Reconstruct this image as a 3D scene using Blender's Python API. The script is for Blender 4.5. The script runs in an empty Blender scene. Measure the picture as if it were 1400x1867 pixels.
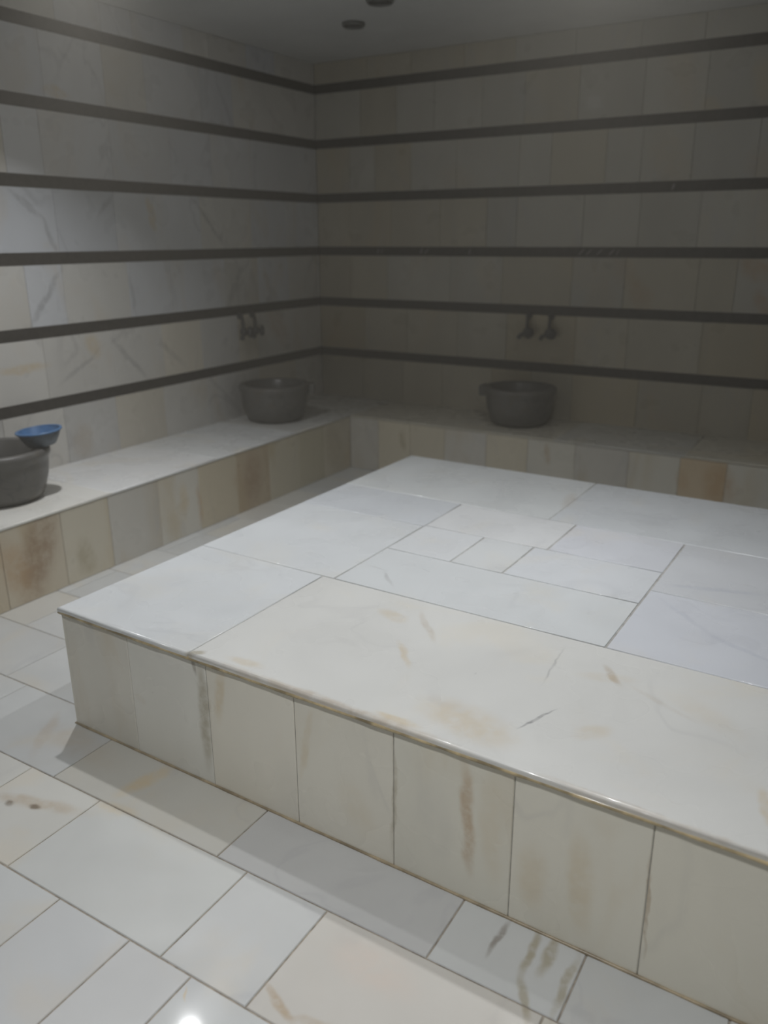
import bpy, math, random
from mathutils import Vector, Matrix, Euler
C = bpy.context.scene.collection
R = math.radians
rnd = random.Random(7)
ST_FLOOR = [
  ((1.768, -4.305, 0.0), (2.076, -4.21, -0.0), 0.0318, 'tan', 0.50),
  ((1.849, -4.298, 0.0), (1.864, -4.298, 0.0), 0.0150, 'brown', 0.80),
  ((1.925, -4.271, 0.0), (1.943, -4.269, 0.0), 0.0149, 'brown', 0.80),
  ((2.112, -4.085, -0.0), (2.141, -3.942, 0.0), 0.0388, 'ochre', 0.55),
  ((2.082, -4.154, 0.0), (2.225, -4.135, 0.0), 0.0232, 'ochre', 0.30),
  ((2.919, -4.395, 0.0), (3.028, -4.445, 0.0), 0.0139, 'tan', 0.75),
  ((3.022, -4.438, 0.0), (3.099, -4.402, 0.0), 0.0139, 'tan', 0.40),
  ((3.324, -3.943, 0.0), (3.319, -4.064, 0.0), 0.0101, 'brown', 0.60),
  ((3.397, -3.92, 0.0), (3.415, -4.091, 0.0), 0.0147, 'olive', 0.70),
  ((3.415, -4.074, 0.0), (3.465, -4.184, 0.0), 0.0123, 'olive', 0.60),
  ((3.441, -3.913, 0.0), (3.448, -4.054, 0.0), 0.0164, 'olive', 0.65),
  ((3.5, -3.952, 0.0), (3.508, -4.148, 0.0), 0.0139, 'olive', 0.60),
  ((1.565, -3.896, 0.0), (1.702, -4.1, 0.0), 0.0259, 'tan', 0.30),
  ((3.04, -4.227, 0.0), (3.168, -4.238, 0.0), 0.0733, 'pink', 0.35),
  ((2.596, -3.956, 0.0), (2.706, -3.945, 0.0), 0.0407, 'grey', 0.20),
  ((2.89, -3.997, 0.0), (2.961, -3.943, 0.0), 0.0135, 'grey', 0.25),
  ((2.766, -4.487, 0.0), (2.787, -4.515, 0.0), 0.0048, 'ochre', 0.50),
  ((1.644, -3.969, 0.0), (1.956, -4.002, -0.0), 0.0695, 'tan', 0.20),
]
ST_TOP = [
  ((1.582, 0.137, 0.448), (1.638, 0.273, 0.448), 0.0055, 'dark', 0.75),
  ((1.535, 0.613, 0.448), (1.555, 0.367, 0.448), 0.0049, 'dark', 0.30),
  ((1.095, 0.383, 0.448), (1.195, 0.269, 0.448), 0.0143, 'ochre', 0.40),
  ((1.043, 0.599, 0.448), (1.183, 0.437, 0.448), 0.0152, 'tan', 0.30),
  ((1.372, 0.124, 0.448), (1.546, 0.086, 0.448), 0.0791, 'ochre', 0.35),
  ((1.675, 0.564, 0.448), (1.74, 0.481, 0.448), 0.0156, 'tan', 0.50),
  ((1.729, 0.2, 0.448), (1.768, 0.251, 0.448), 0.0355, 'ochre', 0.25),
  ((2.139, 0.206, 0.448), (2.168, 0.098, 0.448), 0.0164, 'ochre', 0.50),
  ((0.943, 0.537, 0.448), (1.02, 0.514, 0.448), 0.0343, 'ochre', 0.30),
  ((0.757, 0.833, 0.448), (0.856, 0.729, 0.448), 0.0088, 'grey', 0.50),
  ((0.667, 0.84, 0.448), (0.766, 0.838, 0.448), 0.0066, 'grey', 0.30),
  ((1.667, 1.237, 0.448), (1.992, 1.328, 0.448), 0.0194, 'blue', 0.35),
  ((1.665, 1.133, 0.448), (1.895, 0.918, 0.448), 0.0131, 'blue', 0.25),
  ((1.877, 0.928, 0.448), (2.062, 0.84, 0.448), 0.0144, 'blue', 0.35),
  ((1.912, 0.489, 0.448), (2.034, 0.416, 0.448), 0.0532, 'ochre', 0.12),
  ((0.727, 0.037, 0.448), (0.827, 0.042, 0.448), 0.0225, 'ochre', 0.30),
  ((1.251, 0.02, 0.448), (1.367, 0.018, 0.448), 0.0161, 'ochre', 0.50),
  ((1.024, 2.106, 0.448), (1.064, 1.886, 0.448), 0.0323, 'tan', 0.25),
  ((1.765, 0.496, 0.448), (1.959, 0.398, 0.448), 0.0126, 'tan', 0.15),
  ((1.631, 0.483, 0.448), (1.757, 0.525, 0.448), 0.0296, 'ochre', 0.15),
]
ST_FACE = [
  ((1.512, -0.0, 0.408), (1.532, -0.0, 0.09), 0.0230, 'rust', 0.60),
  ((0.641, -0.0, 0.431), (0.632, 0.0, 0.066), 0.0287, 'olive', 0.60),
  ((0.612, 0.0, 0.432), (0.616, -0.0, 0.387), 0.0106, 'brown', 0.60),
  ((1.803, -0.0, 0.313), (1.827, -0.0, 0.072), 0.0386, 'ochre', 0.30),
  ((1.958, -0.0, 0.339), (1.972, -0.0, 0.055), 0.0065, 'tan', 0.60),
  ((0.728, -0.0, 0.439), (0.689, 0.0, 0.252), 0.0256, 'ochre', 0.40),
  ((1.043, 0.0, 0.398), (1.0, -0.0, 0.16), 0.0162, 'ochre', 0.30),
  ((1.31, -0.0, 0.398), (1.306, 0.0, 0.035), 0.0096, 'olive', 0.40),
  ((1.695, 0.0, 0.217), (1.696, 0.0, 0.086), 0.0433, 'ochre', 0.25),
  ((1.426, 0.0, 0.295), (1.446, -0.0, 0.1), 0.0552, 'grey', 0.15),
  ((0.341, -0.0, 0.215), (0.37, -0.0, 0.204), 0.0160, 'tan', 0.20),
  ((1.173, -0.0, 0.175), (1.208, -0.0, 0.1), 0.0583, 'ochre', 0.15),
  ((1.575, -0.0, 0.355), (1.6, 0.0, 0.105), 0.0354, 'ochre', 0.20),
]
ST_SHADE_LRISER = [
  ((0.659, -3.203, 0.362), (0.659, -3.313, 0.054), 0.1171, 'umber', 0.75),
  ((0.659, -3.42, 0.27), (0.659, -3.362, 0.114), 0.0988, 'rust', 0.50),
  ((0.659, -1.852, 0.322), (0.659, -1.859, 0.151), 0.0261, 'tan', 0.30),
  ((0.659, -1.711, 0.3), (0.659, -1.708, 0.093), 0.1028, 'umber', 0.60),
  ((0.659, -2.178, 0.285), (0.659, -2.189, 0.022), 0.0249, 'rust', 0.45),
  ((0.659, -2.998, 0.155), (0.659, -2.994, 0.066), 0.0714, 'olive', 0.45),
  ((0.659, -2.498, 0.337), (0.659, -2.534, 0.049), 0.0234, 'grey', 0.40),  # dark shading painted into the riser colour
  ((0.659, -2.297, 0.284), (0.659, -2.312, 0.158), 0.0403, 'ochre', 0.30),
  ((0.659, -0.866, 0.309), (0.659, -0.739, 0.04), 0.1293, 'olive', 0.30),
]
ST_BRISER = [
  ((3.201, -0.599, 0.291), (3.219, -0.599, 0.194), 0.1033, 'rust', 0.60),
  ((2.987, -0.599, 0.287), (3.011, -0.599, 0.213), 0.0422, 'rust', 0.35),
  ((1.105, -0.599, 0.307), (1.106, -0.599, 0.208), 0.0352, 'olive', 0.50),
  ((2.161, -0.599, 0.34), (2.167, -0.599, 0.243), 0.0274, 'tan', 0.60),
  ((2.698, -0.599, 0.287), (2.701, -0.599, 0.253), 0.0651, 'grey', 0.20),
]
ST_LWALL = [
  ((0.0, -2.669, 1.851), (0.0, -2.482, 1.71), 0.0207, 'dark', 0.35),
  ((0.0, -2.482, 1.71), (0.0, -2.419, 1.544), 0.0212, 'dark', 0.40),
  ((0.0, -2.411, 1.459), (-0.0, -2.654, 1.174), 0.0246, 'dark', 0.40),
  ((0.0, -2.003, 1.849), (0.0, -2.118, 1.73), 0.0200, 'dark', 0.30),
  ((0.0, -1.735, 1.829), (0.0, -1.702, 1.675), 0.0389, 'ochre', 0.45),
  ((0.0, -1.362, 1.857), (0.0, -1.083, 1.557), 0.0168, 'dark', 0.35),
  ((0.0, -0.929, 1.41), (0.0, -1.095, 1.163), 0.0342, 'dark', 0.30),
  ((0.0, -2.134, 1.064), (0.0, -1.871, 0.785), 0.0222, 'dark', 0.35),
  ((0.0, -2.181, 1.022), (0.0, -2.517, 0.832), 0.0159, 'dark', 0.30),
  ((0.0, -2.87, 0.957), (0.0, -2.585, 0.962), 0.0311, 'ochre', 0.50),
  ((0.0, -2.364, 2.336), (0.0, -2.246, 2.333), 0.0337, 'ochre', 0.45),
  ((0.0, -2.276, 1.048), (0.0, -2.244, 0.997), 0.0618, 'ochre', 0.40),
  ((0.0, -1.608, 1.4), (0.0, -1.585, 1.198), 0.0363, 'grey', 0.30),
  ((0.0, -1.941, 1.412), (0.0, -1.911, 1.156), 0.0173, 'dark', 0.30),
  ((0.0, -1.75, 1.009), (0.0, -1.532, 0.809), 0.0234, 'dark', 0.20),
  ((0.0, -0.621, 1.091), (0.0, -0.503, 0.92), 0.1076, 'rust', 0.30),
  ((-0.0, -2.41, 0.545), (0.0, -2.405, 0.446), 0.0832, 'tan', 0.30),
  ((0.0, -0.691, 1.403), (0.0, -0.641, 1.248), 0.0363, 'tan', 0.30),
  ((0.0, -2.836, 0.779), (0.0, -2.703, 0.771), 0.0579, 'grey', 0.15),
]
ST_BWALL = [
  ((3.128, 0.0, 1.461), (3.227, 0.0, 1.393), 0.0844, 'rust', 0.50),
  ((3.213, 0.0, 1.267), (3.256, 0.0, 1.173), 0.0512, 'rust', 0.45),
  ((2.479, 0.0, 1.296), (2.52, 0.0, 1.23), 0.0914, 'rust', 0.30),
  ((2.361, 0.0, 1.446), (2.44, 0.0, 1.346), 0.0914, 'rust', 0.18),
  ((1.63, 0.0, 2.52), (1.75, 0.0, 2.383), 0.0915, 'grey', 0.35),
  ((2.614, 0.0, 2.58), (2.67, 0.0, 2.345), 0.1467, 'tan', 0.20),
  ((3.099, 0.0, 2.027), (3.136, 0.0, 1.967), 0.0820, 'rust', 0.20),
  ((2.794, 0.0, 2.335), (2.828, 0.0, 2.304), 0.0620, 'ochre', 0.25),
  ((3.065, 0.0, 2.508), (3.11, -0.0, 2.339), 0.0801, 'ochre', 0.30),
  ((1.13, 0.0, 2.016), (1.257, 0.0, 1.976), 0.0980, 'rust', 0.15),
  ((2.564, 0.0, 2.144), (2.645, 0.0, 1.988), 0.1291, 'ochre', 0.20),
  ((1.4, 0.0, 1.436), (1.491, 0.0, 1.253), 0.1000, 'ochre', 0.15),
  ((2.106, 0.0, 2.418), (2.143, 0.0, 2.385), 0.0661, 'white', 0.20),
  ((2.034, 0.0, 1.443), (2.226, 0.0, 1.342), 0.1399, 'ochre', 0.15),
]
LAMPS = [(1.07,-3.03,13.8,112),(2.9,-5.1,16.5,120),(3.0,-2.7,13.2,112),(4.6,-5.0,8.5,120)]  # last entry is an added fill that brightens the platform face
HAZE = .026
COL = {'umber': (.29,.19,.115), 'tan': (.42,.31,.19), 'brown': (.13,.09,.055), 'ochre': (.60,.45,.23), 'olive': (.30,.25,.14), 'pink': (.66,.54,.46),
       'grey': (.42,.42,.42), 'dark': (.17,.17,.18), 'blue': (.45,.48,.56), 'rust': (.46,.29,.14), 'white': (.8,.8,.78)}

# ------------------------------------------------------------------ geometry
class MB:
    """collects faces with a tint and a seed, and links them as ONE mesh object"""
    def __init__(s): s.v=[]; s.f=[]; s.t=[]; s.sd=[]; s.sm=[]; s.mi=[]
    def face(s, idx, tint=(1,1,1), seed=(0,0,0), smooth=False, mi=0):
        s.f.append(idx); s.t.append(tint); s.sd.append(seed); s.sm.append(smooth); s.mi.append(mi)
    def box(s, a, b, tint=(1,1,1), mi=0):
        i=len(s.v)
        s.v += [(x,y,z) for z in (a[2],b[2]) for y in (a[1],b[1]) for x in (a[0],b[0])]
        for q in ((0,2,3,1),(4,5,7,6),(0,1,5,4),(2,6,7,3),(0,4,6,2),(1,3,7,5)): s.face([i+k for k in q],tint,mi=mi)
    def slab(s, o, eu, ev, en, u0,u1,v0,v1, h, b=.003, segs=1, tint=(1,1,1), seed=None, bs=None):
        """a stone tile: rectangle u0..u1 x v0..v1 standing h out of the plane, arrises rounded by b"""
        o,eu,ev,en = map(Vector,(o,eu,ev,en))
        seed = seed or (rnd.uniform(0,1),rnd.uniform(0,1),rnd.uniform(0,1))
        bs = bs or (1,1,1,1)   # how far each side (u0,u1,v0,v1) is rounded
        rings=[(0,0),(0,h-b)]+[(b*(1-math.cos(k*math.pi/2/segs)),h-b+b*math.sin(k*math.pi/2/segs)) for k in range(1,segs+1)]
        base=len(s.v)
        for ins,z in rings:
            A,B,D,E_=u0+ins*bs[0],u1-ins*bs[1],v0+ins*bs[2],v1-ins*bs[3]
            for u,v in ((A,D),(B,D),(B,E_),(A,E_)):
                s.v.append(tuple(o+eu*u+ev*v+en*z))
        for k in range(len(rings)-1):
            for j in range(4):
                a=base+4*k+j; c=base+4*k+(j+1)%4
                s.face([a,c,c+4,a+4],tint,seed,segs>1 and k>0)
        t=base+4*(len(rings)-1)
        s.face([t,t+1,t+2,t+3],tint,seed)
    def lathe(s, prof, n=48, c=(0,0,0), closed=False, mi=0, fn=None):
        base=len(s.v); m=len(prof)
        for (r,z) in prof:
            for k in range(n):
                a=2*math.pi*k/n; rr=r*(fn(a,z) if fn else 1)
                s.v.append((c[0]+rr*math.cos(a),c[1]+rr*math.sin(a),c[2]+z))
        for i in range(m-1 if not closed else m):
            for k in range(n):
                a=base+i*n+k; b=base+i*n+(k+1)%n; i2=(i+1)%m
                s.face([a,b,base+i2*n+(k+1)%n,base+i2*n+k],smooth=True,mi=mi)
        if not closed:
            s.face([base+k for k in range(n)][::-1],mi=mi); s.face([base+(m-1)*n+k for k in range(n)],mi=mi)
    def tube(s, pts, rad, n=14, mi=0):
        pts=[Vector(p) for p in pts]; base=len(s.v); m=len(pts)
        rads = rad if isinstance(rad,(list,tuple)) else [rad]*m
        prev=None
        for i,p in enumerate(pts):
            d=(pts[min(i+1,m-1)]-pts[max(i-1,0)]).normalized()
            if prev is None:
                ref=Vector((0,0,1)) if abs(d.z)<.9 else Vector((1,0,0)); x=d.cross(ref).normalized()
            else: x=(prev-d*prev.dot(d)).normalized()
            y=d.cross(x); prev=x
            for k in range(n):
                a=2*math.pi*k/n; s.v.append(tuple(p+(x*math.cos(a)+y*math.sin(a))*rads[i]))
        for i in range(m-1):
            for k in range(n):
                s.face([base+i*n+k,base+i*n+(k+1)%n,base+(i+1)*n+(k+1)%n,base+(i+1)*n+k],smooth=True,mi=mi)
        s.face([base+k for k in range(n)][::-1],mi=mi); s.face([base+(m-1)*n+k for k in range(n)],mi=mi)
    def build(s, name, mats, parent=None, loc=(0,0,0)):
        me=bpy.data.meshes.new(name); me.from_pydata(s.v,[],s.f)
        for m in (mats if isinstance(mats,(list,tuple)) else [mats]): me.materials.append(m)
        ta=me.attributes.new('tint','FLOAT_COLOR','CORNER'); sa=me.attributes.new('seed','FLOAT_VECTOR','CORNER')
        for p in me.polygons:
            p.use_smooth=s.sm[p.index]; p.material_index=s.mi[p.index]
            for l in p.loop_indices:
                ta.data[l].color=(*s.t[p.index],1); sa.data[l].vector=s.sd[p.index]
        me.validate()
        o=bpy.data.objects.new(name,me); C.objects.link(o); o.location=loc
        if parent: o.parent=parent
        return o
def tag(o,label,cat,group=None,kind=None):
    o['label']=label; o['category']=cat
    if group: o['group']=group
    if kind: o['kind']=kind
    return o
def empty(name,loc,rz=0,label=None,cat=None,group=None):
    o=bpy.data.objects.new(name,None); C.objects.link(o); o.empty_display_size=.1
    o.location=loc; o.rotation_euler=(0,0,rz)
    if label: tag(o,label,cat,group)
    return o
def structure(o,label=None):
    o['kind']='structure'
    if label: o['label']=label
    return o
def copy_tree(o,parent=None):
    c=o.copy(); C.objects.link(c)
    if parent: c.parent=parent; c.matrix_parent_inverse=o.matrix_parent_inverse.copy()
    for ch in [x for x in bpy.data.objects if x.parent is o]: copy_tree(ch,c)
    return c

# ------------------------------------------------------------------ materials
class NT:
    def __init__(s,name):
        s.m=bpy.data.materials.new(name); s.m.use_nodes=True; s.t=s.m.node_tree; s.t.nodes.clear()
        s.out=s.n('ShaderNodeOutputMaterial'); s.b=s.n('ShaderNodeBsdfPrincipled'); s.l(s.b.outputs[0],s.out.inputs[0])
    def n(s,k,**kw):
        x=s.t.nodes.new(k)
        for a,v in kw.items(): setattr(x,a,v)
        return x
    def l(s,a,b): s.t.links.new(a,b)
    def val(s,sock,v):
        if isinstance(v,(int,float,tuple,list)): sock.default_value=v
        else: s.l(v,sock)
    def math(s,op,a,b=0,clamp=False):
        x=s.n('ShaderNodeMath',operation=op,use_clamp=clamp); s.val(x.inputs[0],a); s.val(x.inputs[1],b); return x.outputs[0]
    def vmath(s,op,a,b=None,scale=None):
        x=s.n('ShaderNodeVectorMath',operation=op); s.val(x.inputs[0],a)
        if b is not None: s.val(x.inputs[1],b)
        if scale is not None: s.val(x.inputs['Scale'],scale)
        return x.outputs['Value'] if op=='LENGTH' else x.outputs[0]
    def noise(s,co,scale,detail=3,rough=.5,dist=0):
        x=s.n('ShaderNodeTexNoise'); s.l(co,x.inputs['Vector'])
        x.inputs['Scale'].default_value=scale; x.inputs['Detail'].default_value=detail
        x.inputs['Roughness'].default_value=rough; x.inputs['Distortion'].default_value=dist
        return x.outputs['Fac'],x.outputs['Color']
    def ramp(s,v,a,b,c=0,d=1):
        x=s.n('ShaderNodeMapRange',interpolation_type='SMOOTHSTEP'); s.val(x.inputs[0],v)
        for i,k in enumerate((a,b,c,d)): x.inputs[i+1].default_value=k
        return x.outputs[0]
    def mix(s,f,a,b,mode='MIX'):
        x=s.n('ShaderNodeMix',data_type='RGBA',blend_type=mode); s.val(x.inputs[0],f)
        s.val(x.inputs[6],a if not isinstance(a,tuple) else (*a,1)); s.val(x.inputs[7],b if not isinstance(b,tuple) else (*b,1))
        return x.outputs[2]

def stain_mask(nt,co,p,q,w,axis):
    """soft-edged streak from p to q, half-width w, lying in the plane normal to axis"""
    p,q=Vector(p),Vector(q); c=(p+q)/2; d=q-p; hl=d.length/2+w
    mp=nt.n('ShaderNodeMapping',vector_type='TEXTURE'); nt.l(co,mp.inputs[0]); mp.inputs[1].default_value=c
    if axis==2: rot=(0,0,math.atan2(d.y,d.x)); sc=(hl,w,1)
    elif axis==0: rot=(math.atan2(d.z,d.y),0,0); sc=(1,hl,w)
    else: rot=(0,-math.atan2(d.z,d.x),0); sc=(hl,1,w)
    mp.inputs[2].default_value=rot; mp.inputs[3].default_value=sc
    ln=nt.vmath('LENGTH',mp.outputs[0])
    return nt.ramp(ln,1.15,.35,0,1)

def marble(name, base=(.74,.74,.73), vein=(.42,.42,.44), warm=(.66,.55,.36), vein_amt=.35, warm_amt=.4, cloud_amt=.25,
           rough=.28, stretch=(1,1,1), stains=(), axis=2, warp=.02, scale=1.0, coat=0):
    nt=NT(name)
    tc=nt.n('ShaderNodeTexCoord').outputs['Object']
    sd=nt.n('ShaderNodeAttribute',attribute_name='seed').outputs['Vector']
    ti=nt.n('ShaderNodeAttribute',attribute_name='tint').outputs['Color']
    off=nt.vmath('SCALE',sd,scale=19.0)
    mp=nt.n('ShaderNodeMapping'); nt.l(tc,mp.inputs[0]); mp.inputs[3].default_value=stretch
    co=nt.vmath('ADD',mp.outputs[0],off)
    # clouding, warm patches, thin veins
    cf,_=nt.noise(co,3.0*scale,3,.5,.6)
    wf,_=nt.noise(nt.vmath('ADD',co,(5.1,2.2,9.3)),2.6*scale,4,.55,.8)
    vf,_=nt.noise(nt.vmath('ADD',co,(1.7,8.2,3.3)),1.9*scale,3,.5,.9)
    mf,_=nt.noise(nt.vmath('ADD',co,(7.7,3.1,1.3)),2.3*scale,1)
    vd=nt.math('ABSOLUTE',nt.math('SUBTRACT',vf,.5))
    vm=nt.math('MULTIPLY',nt.ramp(vd,.022,.0,0,1),nt.ramp(mf,.47,.62,0,1))
    c=nt.mix(nt.ramp(cf,.35,.7,0,cloud_amt),base,tuple(x*.86 for x in base))
    c=nt.mix(nt.ramp(wf,.52,.74,0,warm_amt),c,warm)
    c=nt.mix(nt.math('MULTIPLY',vm,vein_amt),c,vein)
    c=nt.mix(1.0,c,ti,'MULTIPLY')
    if stains:
        _,nc=nt.noise(tc,9.0,3,.6)
        dv=nt.vmath('SUBTRACT',nc,(.5,.5,.5)); 
        cs=nt.vmath('ADD',tc,nt.vmath('SCALE',dv,scale=warp*2))
        bf,_=nt.noise(tc,22.0,4,.65); br=nt.ramp(bf,.32,.6,.45,1)
        for (p,q,w,col,s_) in stains:
            m=stain_mask(nt,cs,p,q,w,axis)
            c=nt.mix(nt.math('MULTIPLY',nt.math('MULTIPLY',m,br),s_),c,COL[col])
    nt.l(c,nt.b.inputs['Base Color'])
    rf,_=nt.noise(tc,4.5,2)
    nt.l(nt.ramp(rf,.3,.7,rough*.75,rough*1.3),nt.b.inputs['Roughness'])
    nt.b.inputs['Specular IOR Level'].default_value=.45
    nt.b.inputs['Coat Weight'].default_value=coat; nt.b.inputs['Coat Roughness'].default_value=.06
    bf2,_=nt.noise(tc,14.0,2)
    bp=nt.n('ShaderNodeBump'); bp.inputs['Strength'].default_value=.05; bp.inputs['Distance'].default_value=.01
    nt.l(bf2,bp.inputs['Height']); nt.l(bp.outputs[0],nt.b.inputs['Normal'])
    return nt.m
def plain(name,col,rough=.5,metal=0,var=.15,scale=30,spec=.5,stains=(),axis=1,sss=0):
    nt=NT(name); tc=nt.n('ShaderNodeTexCoord').outputs['Object']
    f,_=nt.noise(tc,scale,4,.6)
    c=nt.mix(nt.ramp(f,.3,.7,0,1),tuple(x*(1-var) for x in col),tuple(min(1,x*(1+var)) for x in col))
    for (p,q,w,cl,s_) in stains:
        c=nt.mix(nt.math('MULTIPLY',stain_mask(nt,tc,p,q,w,axis),s_),c,COL[cl])
    nt.l(c,nt.b.inputs['Base Color']); nt.b.inputs['Roughness'].default_value=rough; nt.b.inputs['Metallic'].default_value=metal
    nt.b.inputs['Specular IOR Level'].default_value=spec
    if sss: nt.b.inputs['Transmission Weight'].default_value=sss
    return nt.m

EDGE=[((.64,-.004,.446),(1.55,-.004,.446),.020,'tan',.45),((1.62,-.004,.446),(2.28,-.004,.446),.012,'tan',.3),((.05,-.004,.446),(.55,-.004,.446),.010,'grey',.3),((.6,0,.446),(.63,.02,.446),.018,'olive',.6)]
M_floor=marble('floor_marble',base=(.565,.57,.56),warm=(.60,.53,.42),warm_amt=.4,vein_amt=.22,cloud_amt=.4,stains=ST_FLOOR,axis=2,rough=.45,coat=.6)
M_top=marble('platform_top_marble',base=(.725,.74,.745),warm=(.78,.70,.54),warm_amt=.2,vein_amt=.13,cloud_amt=.35,stains=ST_TOP+EDGE,axis=2,rough=.3,coat=.5,warp=.016)
M_face=marble('platform_face_marble',base=(.82,.80,.725),warm=(.66,.56,.40),warm_amt=.45,vein_amt=.15,cloud_amt=.5,stretch=(1,1,.4),stains=ST_FACE,axis=1,rough=.3,warp=.02)
M_lris=marble('left_riser_marble',base=(.60,.58,.53),warm=(.47,.38,.23),warm_amt=.5,vein_amt=.2,stretch=(1,1,.4),stains=ST_SHADE_LRISER,axis=0,rough=.35,warp=.04)
M_bris=marble('back_riser_marble',base=(.62,.60,.54),warm=(.47,.38,.23),warm_amt=.45,vein_amt=.15,stretch=(1,1,.4),stains=ST_BRISER,axis=1,rough=.35,warp=.03)
M_seat=marble('bench_seat_marble',base=(.73,.735,.725),warm=(.72,.64,.48),warm_amt=.35,vein_amt=.15,rough=.3)
M_lwall=marble('left_wall_marble',base=(.65,.655,.665),warm=(.60,.51,.38),warm_amt=.32,vein_amt=.4,cloud_amt=.35,stretch=(1,1,.55),stains=ST_LWALL,axis=0,rough=.32,warp=.03)
M_bwall=marble('back_wall_marble',base=(.50,.48,.42),warm=(.55,.46,.32),warm_amt=.32,vein_amt=.25,cloud_amt=.5,stretch=(1,1,.4),stains=ST_BWALL,axis=1,rough=.35,warp=.05)  # base lowered: the dimness at the back is partly in the colour
M_wall=marble('far_wall_marble',base=(.34,.33,.30),warm=(.56,.47,.33),stretch=(1,1,.5))  # unseen walls, base kept dark to cut bounced light
M_grout=plain('stone_grout',(.33,.29,.24),.8,var=.3)
M_gtop=plain('platform_grout',(.38,.37,.35),.8,var=.2)
M_gwall=plain('wall_grout',(.36,.345,.32),.8,var=.2)
M_ochre=plain('stained_sealant',(.46,.37,.22),.16,var=.5,scale=11)
M_base=plain('base_sealant',(.33,.27,.18),.3,var=.4,scale=9)
S4=1.513
scr=[((x,0,S4-.02),(x+dx,0,S4+.02),.006,'white',s_) for x,dx,s_ in ((.53,.02,.25),(.57,.01,.2),(.90,.015,.3),(.935,.03,.22),(1.29,.01,.25),(2.08,.04,.22),(2.13,.04,.22),(2.20,.04,.25),(2.28,.04,.22),(2.33,.02,.15))]
scr+= [((2.64,0,1.88),(2.65,0,1.91),.01,'white',.2)]
M_band=plain('dark_band_stone',(.042,.038,.034),.45,var=.25,stains=scr,axis=1)
M_ceil=plain('ceiling_paint',(.60,.60,.58),.75,var=.05,scale=2)

# ------------------------------------------------------------------ room shell
RX,RY,RZ = 5.65,-7.0,2.815
BANDS=[2.644,2.2735,1.896,1.513,1.1335,.7448]; BH=.031
T=.012
def tint(kind):
    v=rnd.uniform(.93,1.04); w=rnd.random()
    if kind=='cool': return (v*.985,v,v*1.01) if w<.6 else (v*1.01,v*.995,v*.95)
    if kind=='wall':
        if w<.55: return (v,v,v)
        if w<.85: return (v*1.0,v*.96,v*.88)
        return (v*.92,v*.93,v*.95)
    if kind=='riser':
        if w<.45: return (v,v,v*.98)
        if w<.85: return (v*.98,v*.93,v*.82)
        return (v*.93,v*.93,v*.94)
    return (v,v,v)
# floor : courses run along x, pitch .32
fb=MB(); fb.box((0,RY,-.1),(RX,0,-.0035),mi=1)
course=[-4.465+.32*k for k in range(-8,15)]
known={0:[2.08,2.655,2.916,3.49,3.78],      # between -4.465 and -4.145
       -1:[1.90,2.30,2.556,2.757,3.10,3.42,3.72],  # between -4.785 and -4.465
       1:[1.30,1.86,2.545,3.198,3.52]}             # between -4.145 and -3.825
creamy={(0,2.916):(1.03,.985,.93),(0,1.5):(1.02,.98,.90),(1,1.86):(.99,.965,.90),(1,2.545):(.95,.95,.96),(0,2.08):(1,1.01,1.0),(0,2.655):(1,1.01,1.02),(-1,2.30):(.97,.98,1.0),(-1,2.556):(1,1,1.01)}
for i,k in enumerate(range(-8,14)):
    y0,y1=-4.465+.32*k,min(0,-4.465+.32*(k+1))
    if y0>=0: break
    js=known.get(k)
    if js:
        js=list(js); x=js[0]
        while x>0: x-=rnd.choice((.32,.45,.58)); js.insert(0,max(x,0))
        x=js[-1]
        while x<RX: x+=rnd.choice((.32,.45,.58)); js.append(min(x,RX))
    else:
        js=[0]; x=0
        while x<RX: x+=rnd.choice((.30,.42,.55,.62)); js.append(min(x,RX))
    for a,b in zip(js,js[1:]):
        if b-a<.03: continue
        fb.slab((0,0,-T),(1,0,0),(0,1,0),(0,0,1),a+.002,b-.002,y0+.002,y1-.002,T,.002,1,creamy.get((k,a)) or tint('cool'))
structure(fb.build('floor',[M_floor,M_grout]),'white marble slab floor with ochre stains and thin dark joints')
cb=MB(); cb.box((0,RY,RZ),(RX,0,RZ+.1)); structure(cb.build('ceiling',M_ceil),'dim plain grey ceiling')

def wall(name,o,eu,en,L,mat,known,label,lo=.0):
    """tiled wall: courses of marble between the dark bands"""
    mb=MB(); o=Vector(o); eu=Vector(eu); en=Vector(en)
    a=o-en*.1; b=o+eu*L-en*.0065; lo3=[min(a[i],b[i]) for i in range(2)]+[0]; hi3=[max(a[i],b[i]) for i in range(2)]+[RZ]
    mb.box(lo3,hi3,mi=1)
    edges=[0]+sum([[z-BH,z+BH] for z in reversed(BANDS)],[])+[RZ]
    for r in range(0,len(edges),2):
        z0,z1=edges[r],edges[r+1]; k=r//2
        js=[0]+sorted(known.get(k,[])); 
        x=js[-1]
        while x<L: x+=rnd.choice((.22,.30,.36,.40,.46)); js.append(min(x,L))
        # fill wide known gaps
        for p,q in zip(js,js[1:]):
            if q-p<.02: continue
            n=max(1,round((q-p)/.40)); 
            for m in range(n):
                u0=p+(q-p)*m/n; u1=p+(q-p)*(m+1)/n
                mb.slab(o-en*T,eu,(0,0,1),en,u0+.0012,u1-.0012,z0+.001,z1-.001,T,.0015,1,tuple(c_*w_ for c_,w_ in zip(tint('wall'),(1,.97,.90) if k<2 else (.97,.985,1.0) if k in (2,3) and name=='wall_left' else (1,1,1))))
    return structure(mb.build(name,[mat,M_gwall]),label)
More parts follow.
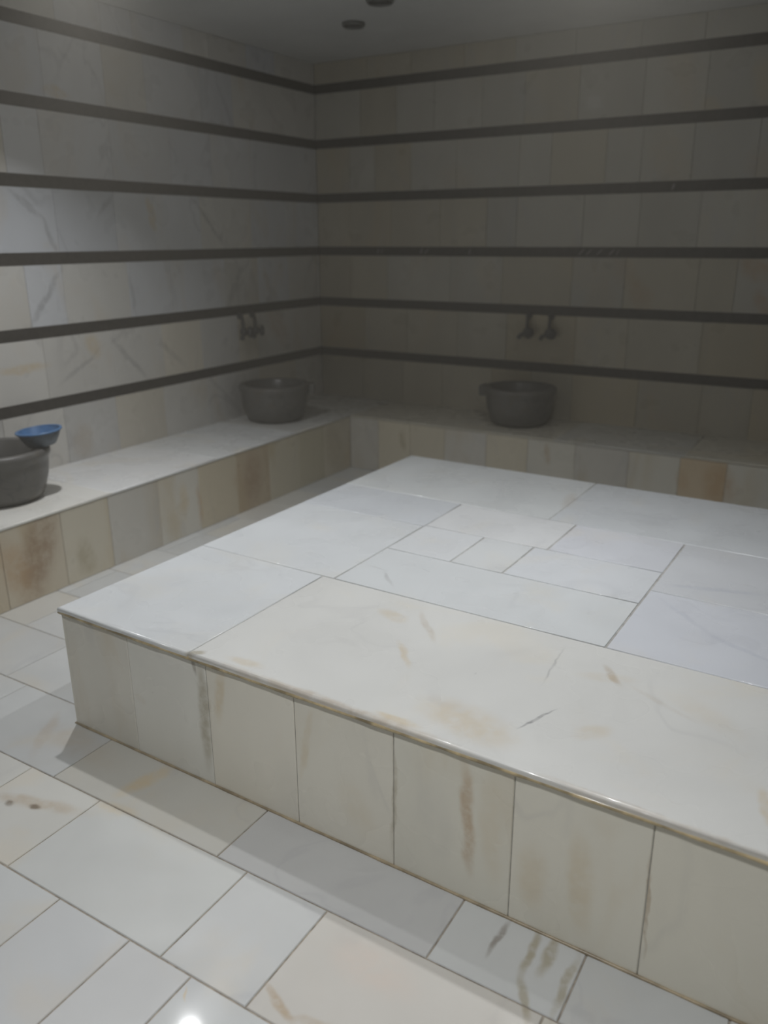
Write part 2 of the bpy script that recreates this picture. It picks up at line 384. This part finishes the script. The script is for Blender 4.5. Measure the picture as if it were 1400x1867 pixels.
# joints counted from the corner (row 0 = bottom)
wall('wall_left',(0,0,0),(0,-1,0),(1,0,0),7.0,M_lwall,{0:[.35,.80,1.02,1.35,1.75,2.14,2.515,2.9],1:[.45,.79,1.0,1.37,1.72,2.12,2.592,2.95],2:[.4,.75,1.1,1.6,1.95,2.41,2.642,2.95],3:[.4,.8,1.3,1.7,2.0,2.406,2.85]},'dim white marble tiled left wall with dark horizontal bands')
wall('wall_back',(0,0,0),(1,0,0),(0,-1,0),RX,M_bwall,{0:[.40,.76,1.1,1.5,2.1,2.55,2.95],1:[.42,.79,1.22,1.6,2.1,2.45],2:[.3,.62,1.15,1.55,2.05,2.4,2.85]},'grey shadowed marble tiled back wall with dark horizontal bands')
wall('wall_right',(RX,0,0),(0,-1,0),(-1,0,0),7.0,M_wall,{},'marble tiled right wall')
wall('wall_front',(0,RY,0),(1,0,0),(0,1,0),RX,M_wall,{},'marble tiled wall behind the viewpoint')
for i,z in enumerate(BANDS):
    b=MB(); s=.004; d=T-.001
    b.box((-d,RY,z-BH),(-s,s,z+BH)); b.box((-s,s,z-BH),(RX+d,d,z+BH)); b.box((RX+s,RY,z-BH),(RX+d,s,z+BH)); b.box((-d,RY-d,z-BH),(RX+d,RY-s,z+BH))
    structure(b.build('trim_%d'%(i+1),M_band),'thin dark stone band let into the marble walls')

# ------------------------------------------------------------------ heated platform
PW,PD,PH=2.30,2.33,.448
pl=empty('marble_platform',(1.6745,-3.9046,0),-.0189,'large low white marble platform in the middle of the room, stone slabs on top','platform')
core=MB(); core.box((.005,.005,-.012),(PW-.005,PD-.005,PH-.004)); core.build('core',M_gtop,pl)
O=.006; st=.018
tp=MB()
W1=(1,1,1); CR=(1.0,.985,.945); CO=(.97,.985,1.01); BL=(.93,.945,1.0)
slabs=[(-O,.596,-O,.675,(.985,1.0,1.01)),(.596,PW+O,-O,.675,CR),(-O,.643,.675,1.335,(.97,.985,.995)),(-O,.643,1.335,1.69,(.90,.92,.95)),
 (-O,1.063,1.69,PD+O,(.93,.945,.94)),(1.063,PW+O,1.69,PD+O,(.90,.92,.94)),
 (.643,1.637,.675,1.036,(.95,.965,.97)),(.643,.923,1.036,1.345,(1,1.01,1.02)),(.923,1.138,1.036,1.345,(.95,.96,.96)),(1.138,1.637,1.036,1.345,(.95,.965,.99)),
 (.643,1.19,1.345,1.69,W1),(1.19,1.637,1.345,1.69,(.97,.98,1.03)),(1.637,PW+O,.675,1.165,BL),(1.637,PW+O,1.165,1.69,(.92,.93,.96))]
g=.0034
for u0,u1,v0,v1,t in slabs:
    tp.slab((0,0,PH-st),(1,0,0),(0,1,0),(0,0,1),u0+(g if u0>0 else 0),u1-(g if u1<PW else 0),v0+(g if v0>0 else 0),v1-(g if v1<PD else 0),st,.008,4,t,bs=tuple(1 if k else .15 for k in (u0<0,u1>PW,v0<0,v1>PD)))
tp.build('top',[M_top],pl)
fc=MB(); FT=.014
jf=[0,.318,.656,.985,1.307,1.641,1.963,PW]
ft=[(.93,.93,.93),(.95,.965,.985),(1.0,.985,.955),(.99,.98,.95),(.95,.95,.92),(.985,.98,.95),(1.0,.99,.95)]
zt=PH-st-.003
for k in range(7):
    fc.slab((0,.016,0),(1,0,0),(0,0,1),(0,-1,0),jf[k]+.0012,jf[k+1]-.0012,.001,zt,FT,.002,1,ft[k])
for (o,eu,en,L) in (((.016,0,0),(0,1,0),(-1,0,0),PD),((PW-.016,0,0),(0,1,0),(1,0,0),PD),((0,PD-.016,0),(1,0,0),(0,1,0),PW)):
    n=7
    for k in range(n): fc.slab(o,eu,(0,0,1),en,L*k/n+.0015,L*(k+1)/n-.0015,.001,zt,FT,.002,1,tint('riser'))
fc.build('side_cladding',[M_face],pl)
def bead(path,r,name,par,mat):
    b=MB(); pts=[]
    for p,q in zip(path,path[1:]):
        p,q=Vector(p),Vector(q); n=max(2,int((q-p).length/.05))
        for k in range(n): pts.append(p.lerp(q,k/n))
    pts.append(Vector(path[-1]))
    rr=[r*(1+.2*math.sin(i*1.7)*math.sin(i*.63+1)) for i in range(len(pts))]
    b.tube(pts,rr,8); return b.build(name,mat,par)
z=zt+.002; e=-.003
bead([(e,PD,z),(e,e,z),(PW-e,e,z),(PW-e,PD,z)],.0055,'edge_sealant',pl,M_ochre)
e=0
bead([(e,PD,.001),(e,e,.001),(PW-e,e,.001),(PW-e,PD,.001)],.0045,'base_sealant',pl,M_base)

# ------------------------------------------------------------------ L-shaped bench
LD,BD,HB=.6593,.599,.393; BL_=-5.6
bn=empty('marble_bench',(0,0,0),0,'long white marble bench built along both walls, carrying the stone basins','bench')
cr=MB(); cr.box((.001,BL_,-.012),(LD-.003,-.001,HB-.012)); cr.box((LD-.003,-BD+.003,-.012),(RX-.001,-.001,HB-.012)); cr.build('core',M_grout,bn)
se=MB(); ss=.0125
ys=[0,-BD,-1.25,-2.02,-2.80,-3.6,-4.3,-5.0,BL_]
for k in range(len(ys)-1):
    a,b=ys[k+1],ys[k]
    se.slab((0,0,HB-ss),(1,0,0),(0,1,0),(0,0,1),.001,LD+.002,a+.001,b-(.001 if b<0 else .0015),ss,.004,3,[(.66,.65,.61),(.80,.79,.76),(.93,.94,.94),(.99,.99,.99),(.99,.97,.92),W1,W1,W1][k])  # tints darken towards the corner: light falloff painted into the slabs
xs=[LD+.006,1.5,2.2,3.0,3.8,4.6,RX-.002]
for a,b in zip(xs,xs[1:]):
    se.slab((0,0,HB-ss),(1,0,0),(0,1,0),(0,0,1),a+.001,b-.001,-BD-.002,-.0015,ss,.004,3,tuple(q*.68*w_ for q,w_ in zip(tint('wall'),(1,.98,.91))))  # back run tinted down, standing in for the weak light there
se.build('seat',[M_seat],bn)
rl=MB(); zr=HB-ss-.003
jy=[-BD,-.93,-1.217,-1.539,-1.848,-2.175,-2.486,-2.827,-3.115,-3.44,-3.78,-4.1,-4.45,-4.8,-5.2,BL_]
lt={4:(.93,.86,.72),1:(.86,.82,.68),2:(.92,.88,.76),6:(.90,.90,.90),7:(.98,.94,.84),8:(.95,.88,.76),3:(.78,.68,.54),9:(.93,.84,.7)}
for k in range(len(jy)-1):
    rl.slab((LD-.014,0,0),(0,1,0),(0,0,1),(1,0,0),jy[k+1]+.0012,jy[k]-.0012,.001,zr,.014,.002,1,lt.get(k) or tint('riser'))
rl.build('left_riser',[M_lris],bn)
rb=MB(); jx=[LD,.90,1.16,1.43,1.74,2.03,2.346,2.68,2.98,3.24,3.55,3.9,4.2,4.5,4.9,5.3,RX-.002]
for k in range(len(jx)-1):
    rb.slab((0,-BD+.014,0),(1,0,0),(0,0,1),(0,-1,0),jx[k]+.0012,jx[k+1]-.0012,.001,zr,.014,.002,1,(.95,.8,.62) if k==8 else tint('riser'))
rb.build('back_riser',[M_bris],bn)

# ------------------------------------------------------------------ basins
M_basin=marble('basin_stone',base=(.125,.122,.115),vein=(.06,.06,.065),warm=(.12,.10,.075),warm_amt=.6,vein_amt=.6,cloud_amt=.9,rough=.4,scale=3.0)
M_drain=plain('drain_metal',(.12,.12,.12),.35,metal=.8)
def basin(loc,rz,label,Rr=.245,Rb=.185,H=.255,lugs=((0,1),(math.pi,1))):
    t=empty('stone_basin',loc,rz,label,'basin','carved stone basins on the bench')
    b=MB()
    prof=[(Rb-.05,0),(Rb-.022,.002),(Rb,.012),(Rb+.014,.035),(Rr-.022,H*.45),(Rr-.014,H*.70),(Rr-.012,H*.80),(Rr-.002,H*.86),(Rr,H*.92),(Rr-.002,H-.006),(Rr-.010,H),
          (Rr-.034,H),(Rr-.042,H-.008),(Rr-.05,H*.62),(Rb-.02,.08),(Rb-.07,.05),(.03,.046)]
    b.lathe(prof,64); b.build('bowl',M_basin,t)
    for a,sc in lugs:
        l=MB(); c,s_=math.cos(a),math.sin(a)
        l.slab((c*(Rr-.012),s_*(Rr-.012),H*.70),(-s_,c,0),(0,0,1),(c,s_,0),-.045,.045,0,H*.30-.004,.052,.014,4)
        l.build('lug',M_basin,t)
    d=MB(); d.lathe([(.024,.046),(.024,.051),(.018,.053),(.006,.050)],20); d.build('drain',M_drain,t)
    return t
basin((.285,-.985,HB),0,'grey stone basin on the left bench near the room corner',lugs=((R(38),1),))
basin((1.825,-.255,HB),0,'grey stone basin on the bench along the back wall',Rr=.245,lugs=((R(185),1),))
basin((.272,-3.135,HB),0,'grey stone basin at the left edge of the frame, blue bowl on its rim',lugs=((R(-75),1),))

# ------------------------------------------------------------------ blue bowl
M_blue=plain('blue_plastic',(.07,.17,.34),.35,var=.1,spec=.5)
M_dull=plain('scuffed_plastic',(.085,.11,.14),.45,var=.2)
bw=empty('plastic_bowl',(.413,-2.98,HB+.2590),0,'small blue plastic washing bowl resting tilted on the rim of the nearest basin','bowl')
b=MB(); b.lathe([(.058,.003),(.066,.0),(.070,.004),(.088,.035),(.102,.066),(.100,.070),(.096,.066),(.083,.036),(.066,.008),(.02,.006)],48)
b.build('body',M_dull,bw)
b=MB(); b.lathe([(.1005,.066),(.107,.066),(.110,.070),(.108,.075),(.099,.075),(.096,.0705)],48,closed=True); b.build('rim',M_blue,bw)
b=MB(); b.lathe([(.002,.0085),(.064,.0095),(.0815,.037),(.0955,.0675),(.0975,.071),(.0965,.0675),(.0825,.0365),(.0655,.0085),(.002,.0075)],48); b.build('lining',M_blue,bw)
bw.rotation_euler=(R(3.5),R(-3),0)

# ------------------------------------------------------------------ taps
M_chrome=plain('tarnished_metal',(.10,.10,.105),.35,metal=.5,var=.2)
def tap(loc,rz,label,flip=1):
    t=empty('wall_tap',loc,rz,label,'tap','taps above the basins')   # local -y points into the room
    p=MB(); p.tube([(0,-.018,.115),(0,-.024,.10),(0,-.03,.06),(0,-.034,.0)],.011,12); p.build('pipe',M_chrome,t)
    p=MB(); p.tube([(0,0,.112),(0,-.006,.112),(0,-.010,.112)],[.024,.024,.016],20); p.tube([(0,-.008,.112),(0,-.024,.112)],.0125,12); p.build('wall_flange',M_chrome,t)
    d=Vector((.62,-.78,0)); q=lambda k,z=0: tuple(Vector((-.004,-.03,z))+d*k)
    p=MB(); p.tube([q(-.018),q(-.008),q(.018),q(.028)],[.016,.027,.027,.018],20); p.build('valve_body',M_chrome,t)
    p=MB(); p.tube([q(.026),q(.036)],.011,12); p.tube([q(.034),q(.040),q(.058),q(.066)],[.024,.038,.038,.026],12); p.build('handle',M_chrome,t)
    p=MB(); p.tube([q(0,-.005),(-.022,-.044,-.014),(-.042,-.054,-.024),(-.052,-.058,-.045)],[.015,.014,.013,.015],12); p.build('spout',M_chrome,t)
    return t
tap((1.765,0,.985),0,'left tap of the pair on the back wall')
tap((1.925,0,.985),0,'right tap of the pair on the back wall')
tap((0,-.98,.985),math.pi/2,'nearer tap of the pair on the left wall')
tap((0,-.85,.985),math.pi/2,'farther tap of the pair on the left wall, beside the corner')

# ------------------------------------------------------------------ ceiling fixtures
M_dark=plain('dark_fixture',(.16,.16,.15),.5); M_lens=plain('dull_lens',(.2,.2,.2),.3)
def downlight(loc,label,r):
    t=empty('ceiling_downlight',loc,0,label,'light','unlit downlights')
    b=MB(); b.lathe([(r*.78,0),(r,0),(r,-.012),(r*.9,-.022),(r*.78,-.018)],40,closed=True); b.build('ring',M_dark,t)
    b=MB(); b.lathe([(.002,-.006),(r*.775,-.006),(r*.775,0),(.002,0)],40); b.build('lens',M_lens,t)
downlight((.90,-.845,RZ),'unlit dark ceiling light nearer the room corner',.068)
downlight((1.30,-1.20,RZ),'unlit dark ceiling light cut by the top edge of the frame',.075)

# ------------------------------------------------------------------ light
def lamp(x,y,P,spread=120,size=.065,col=(1,1,1),z=RZ-.03):
    l=bpy.data.lights.new('spot_and_fill','AREA'); l.shape='DISK'; l.size=size; l.energy=P; l.color=col; l.spread=R(spread)
    o=bpy.data.objects.new('spot_and_fill',l); C.objects.link(o); o.location=(x,y,z); return o
for q in LAMPS: lamp(*q)
w=bpy.data.worlds.new('world'); bpy.context.scene.world=w; w.use_nodes=True; n=w.node_tree
n.nodes['Background'].inputs[0].default_value=(0,0,0,1)
vs=n.nodes.new('ShaderNodeVolumeScatter'); vs.inputs['Color'].default_value=(.96,.90,.78,1); vs.inputs['Density'].default_value=HAZE; vs.inputs['Anisotropy'].default_value=.2
n.links.new(vs.outputs[0],n.nodes['World Output'].inputs['Volume'])

# ------------------------------------------------------------------ camera
cd=bpy.data.cameras.new('camera'); cam=bpy.data.objects.new('camera',cd); C.objects.link(cam)
a=Vector((.85655692,.51602786,-.0050492)); u=Vector((-.16062681,.27589787,.94767051)); f=Vector((-.49041745,.81092269,-.31921014))
cam.matrix_world=Matrix(((a.x,u.x,-f.x,3.8883),(a.y,u.y,-f.y,-5.4669),(a.z,u.z,-f.z,1.6126),(0,0,0,1)))
cd.sensor_fit='HORIZONTAL'; cd.sensor_width=36; cd.lens=1487.5/1400*36; cd.clip_start=.02
cd.dof.use_dof=True; cd.dof.focus_distance=2.3; cd.dof.aperture_fstop=2.4
s=bpy.context.scene; s.camera=cam
s.view_settings.view_transform='Standard'; s.view_settings.look='None'; s.view_settings.exposure=0; s.view_settings.gamma=1
s.cycles.use_denoising=True; s.cycles.volume_bounces=0; s.cycles.max_bounces=5; s.cycles.diffuse_bounces=4; s.cycles.glossy_bounces=2; s.cycles.use_adaptive_sampling=True; s.cycles.adaptive_threshold=.04; s.cycles.adaptive_min_samples=16; s.cycles.caustics_reflective=False; s.cycles.caustics_refractive=False
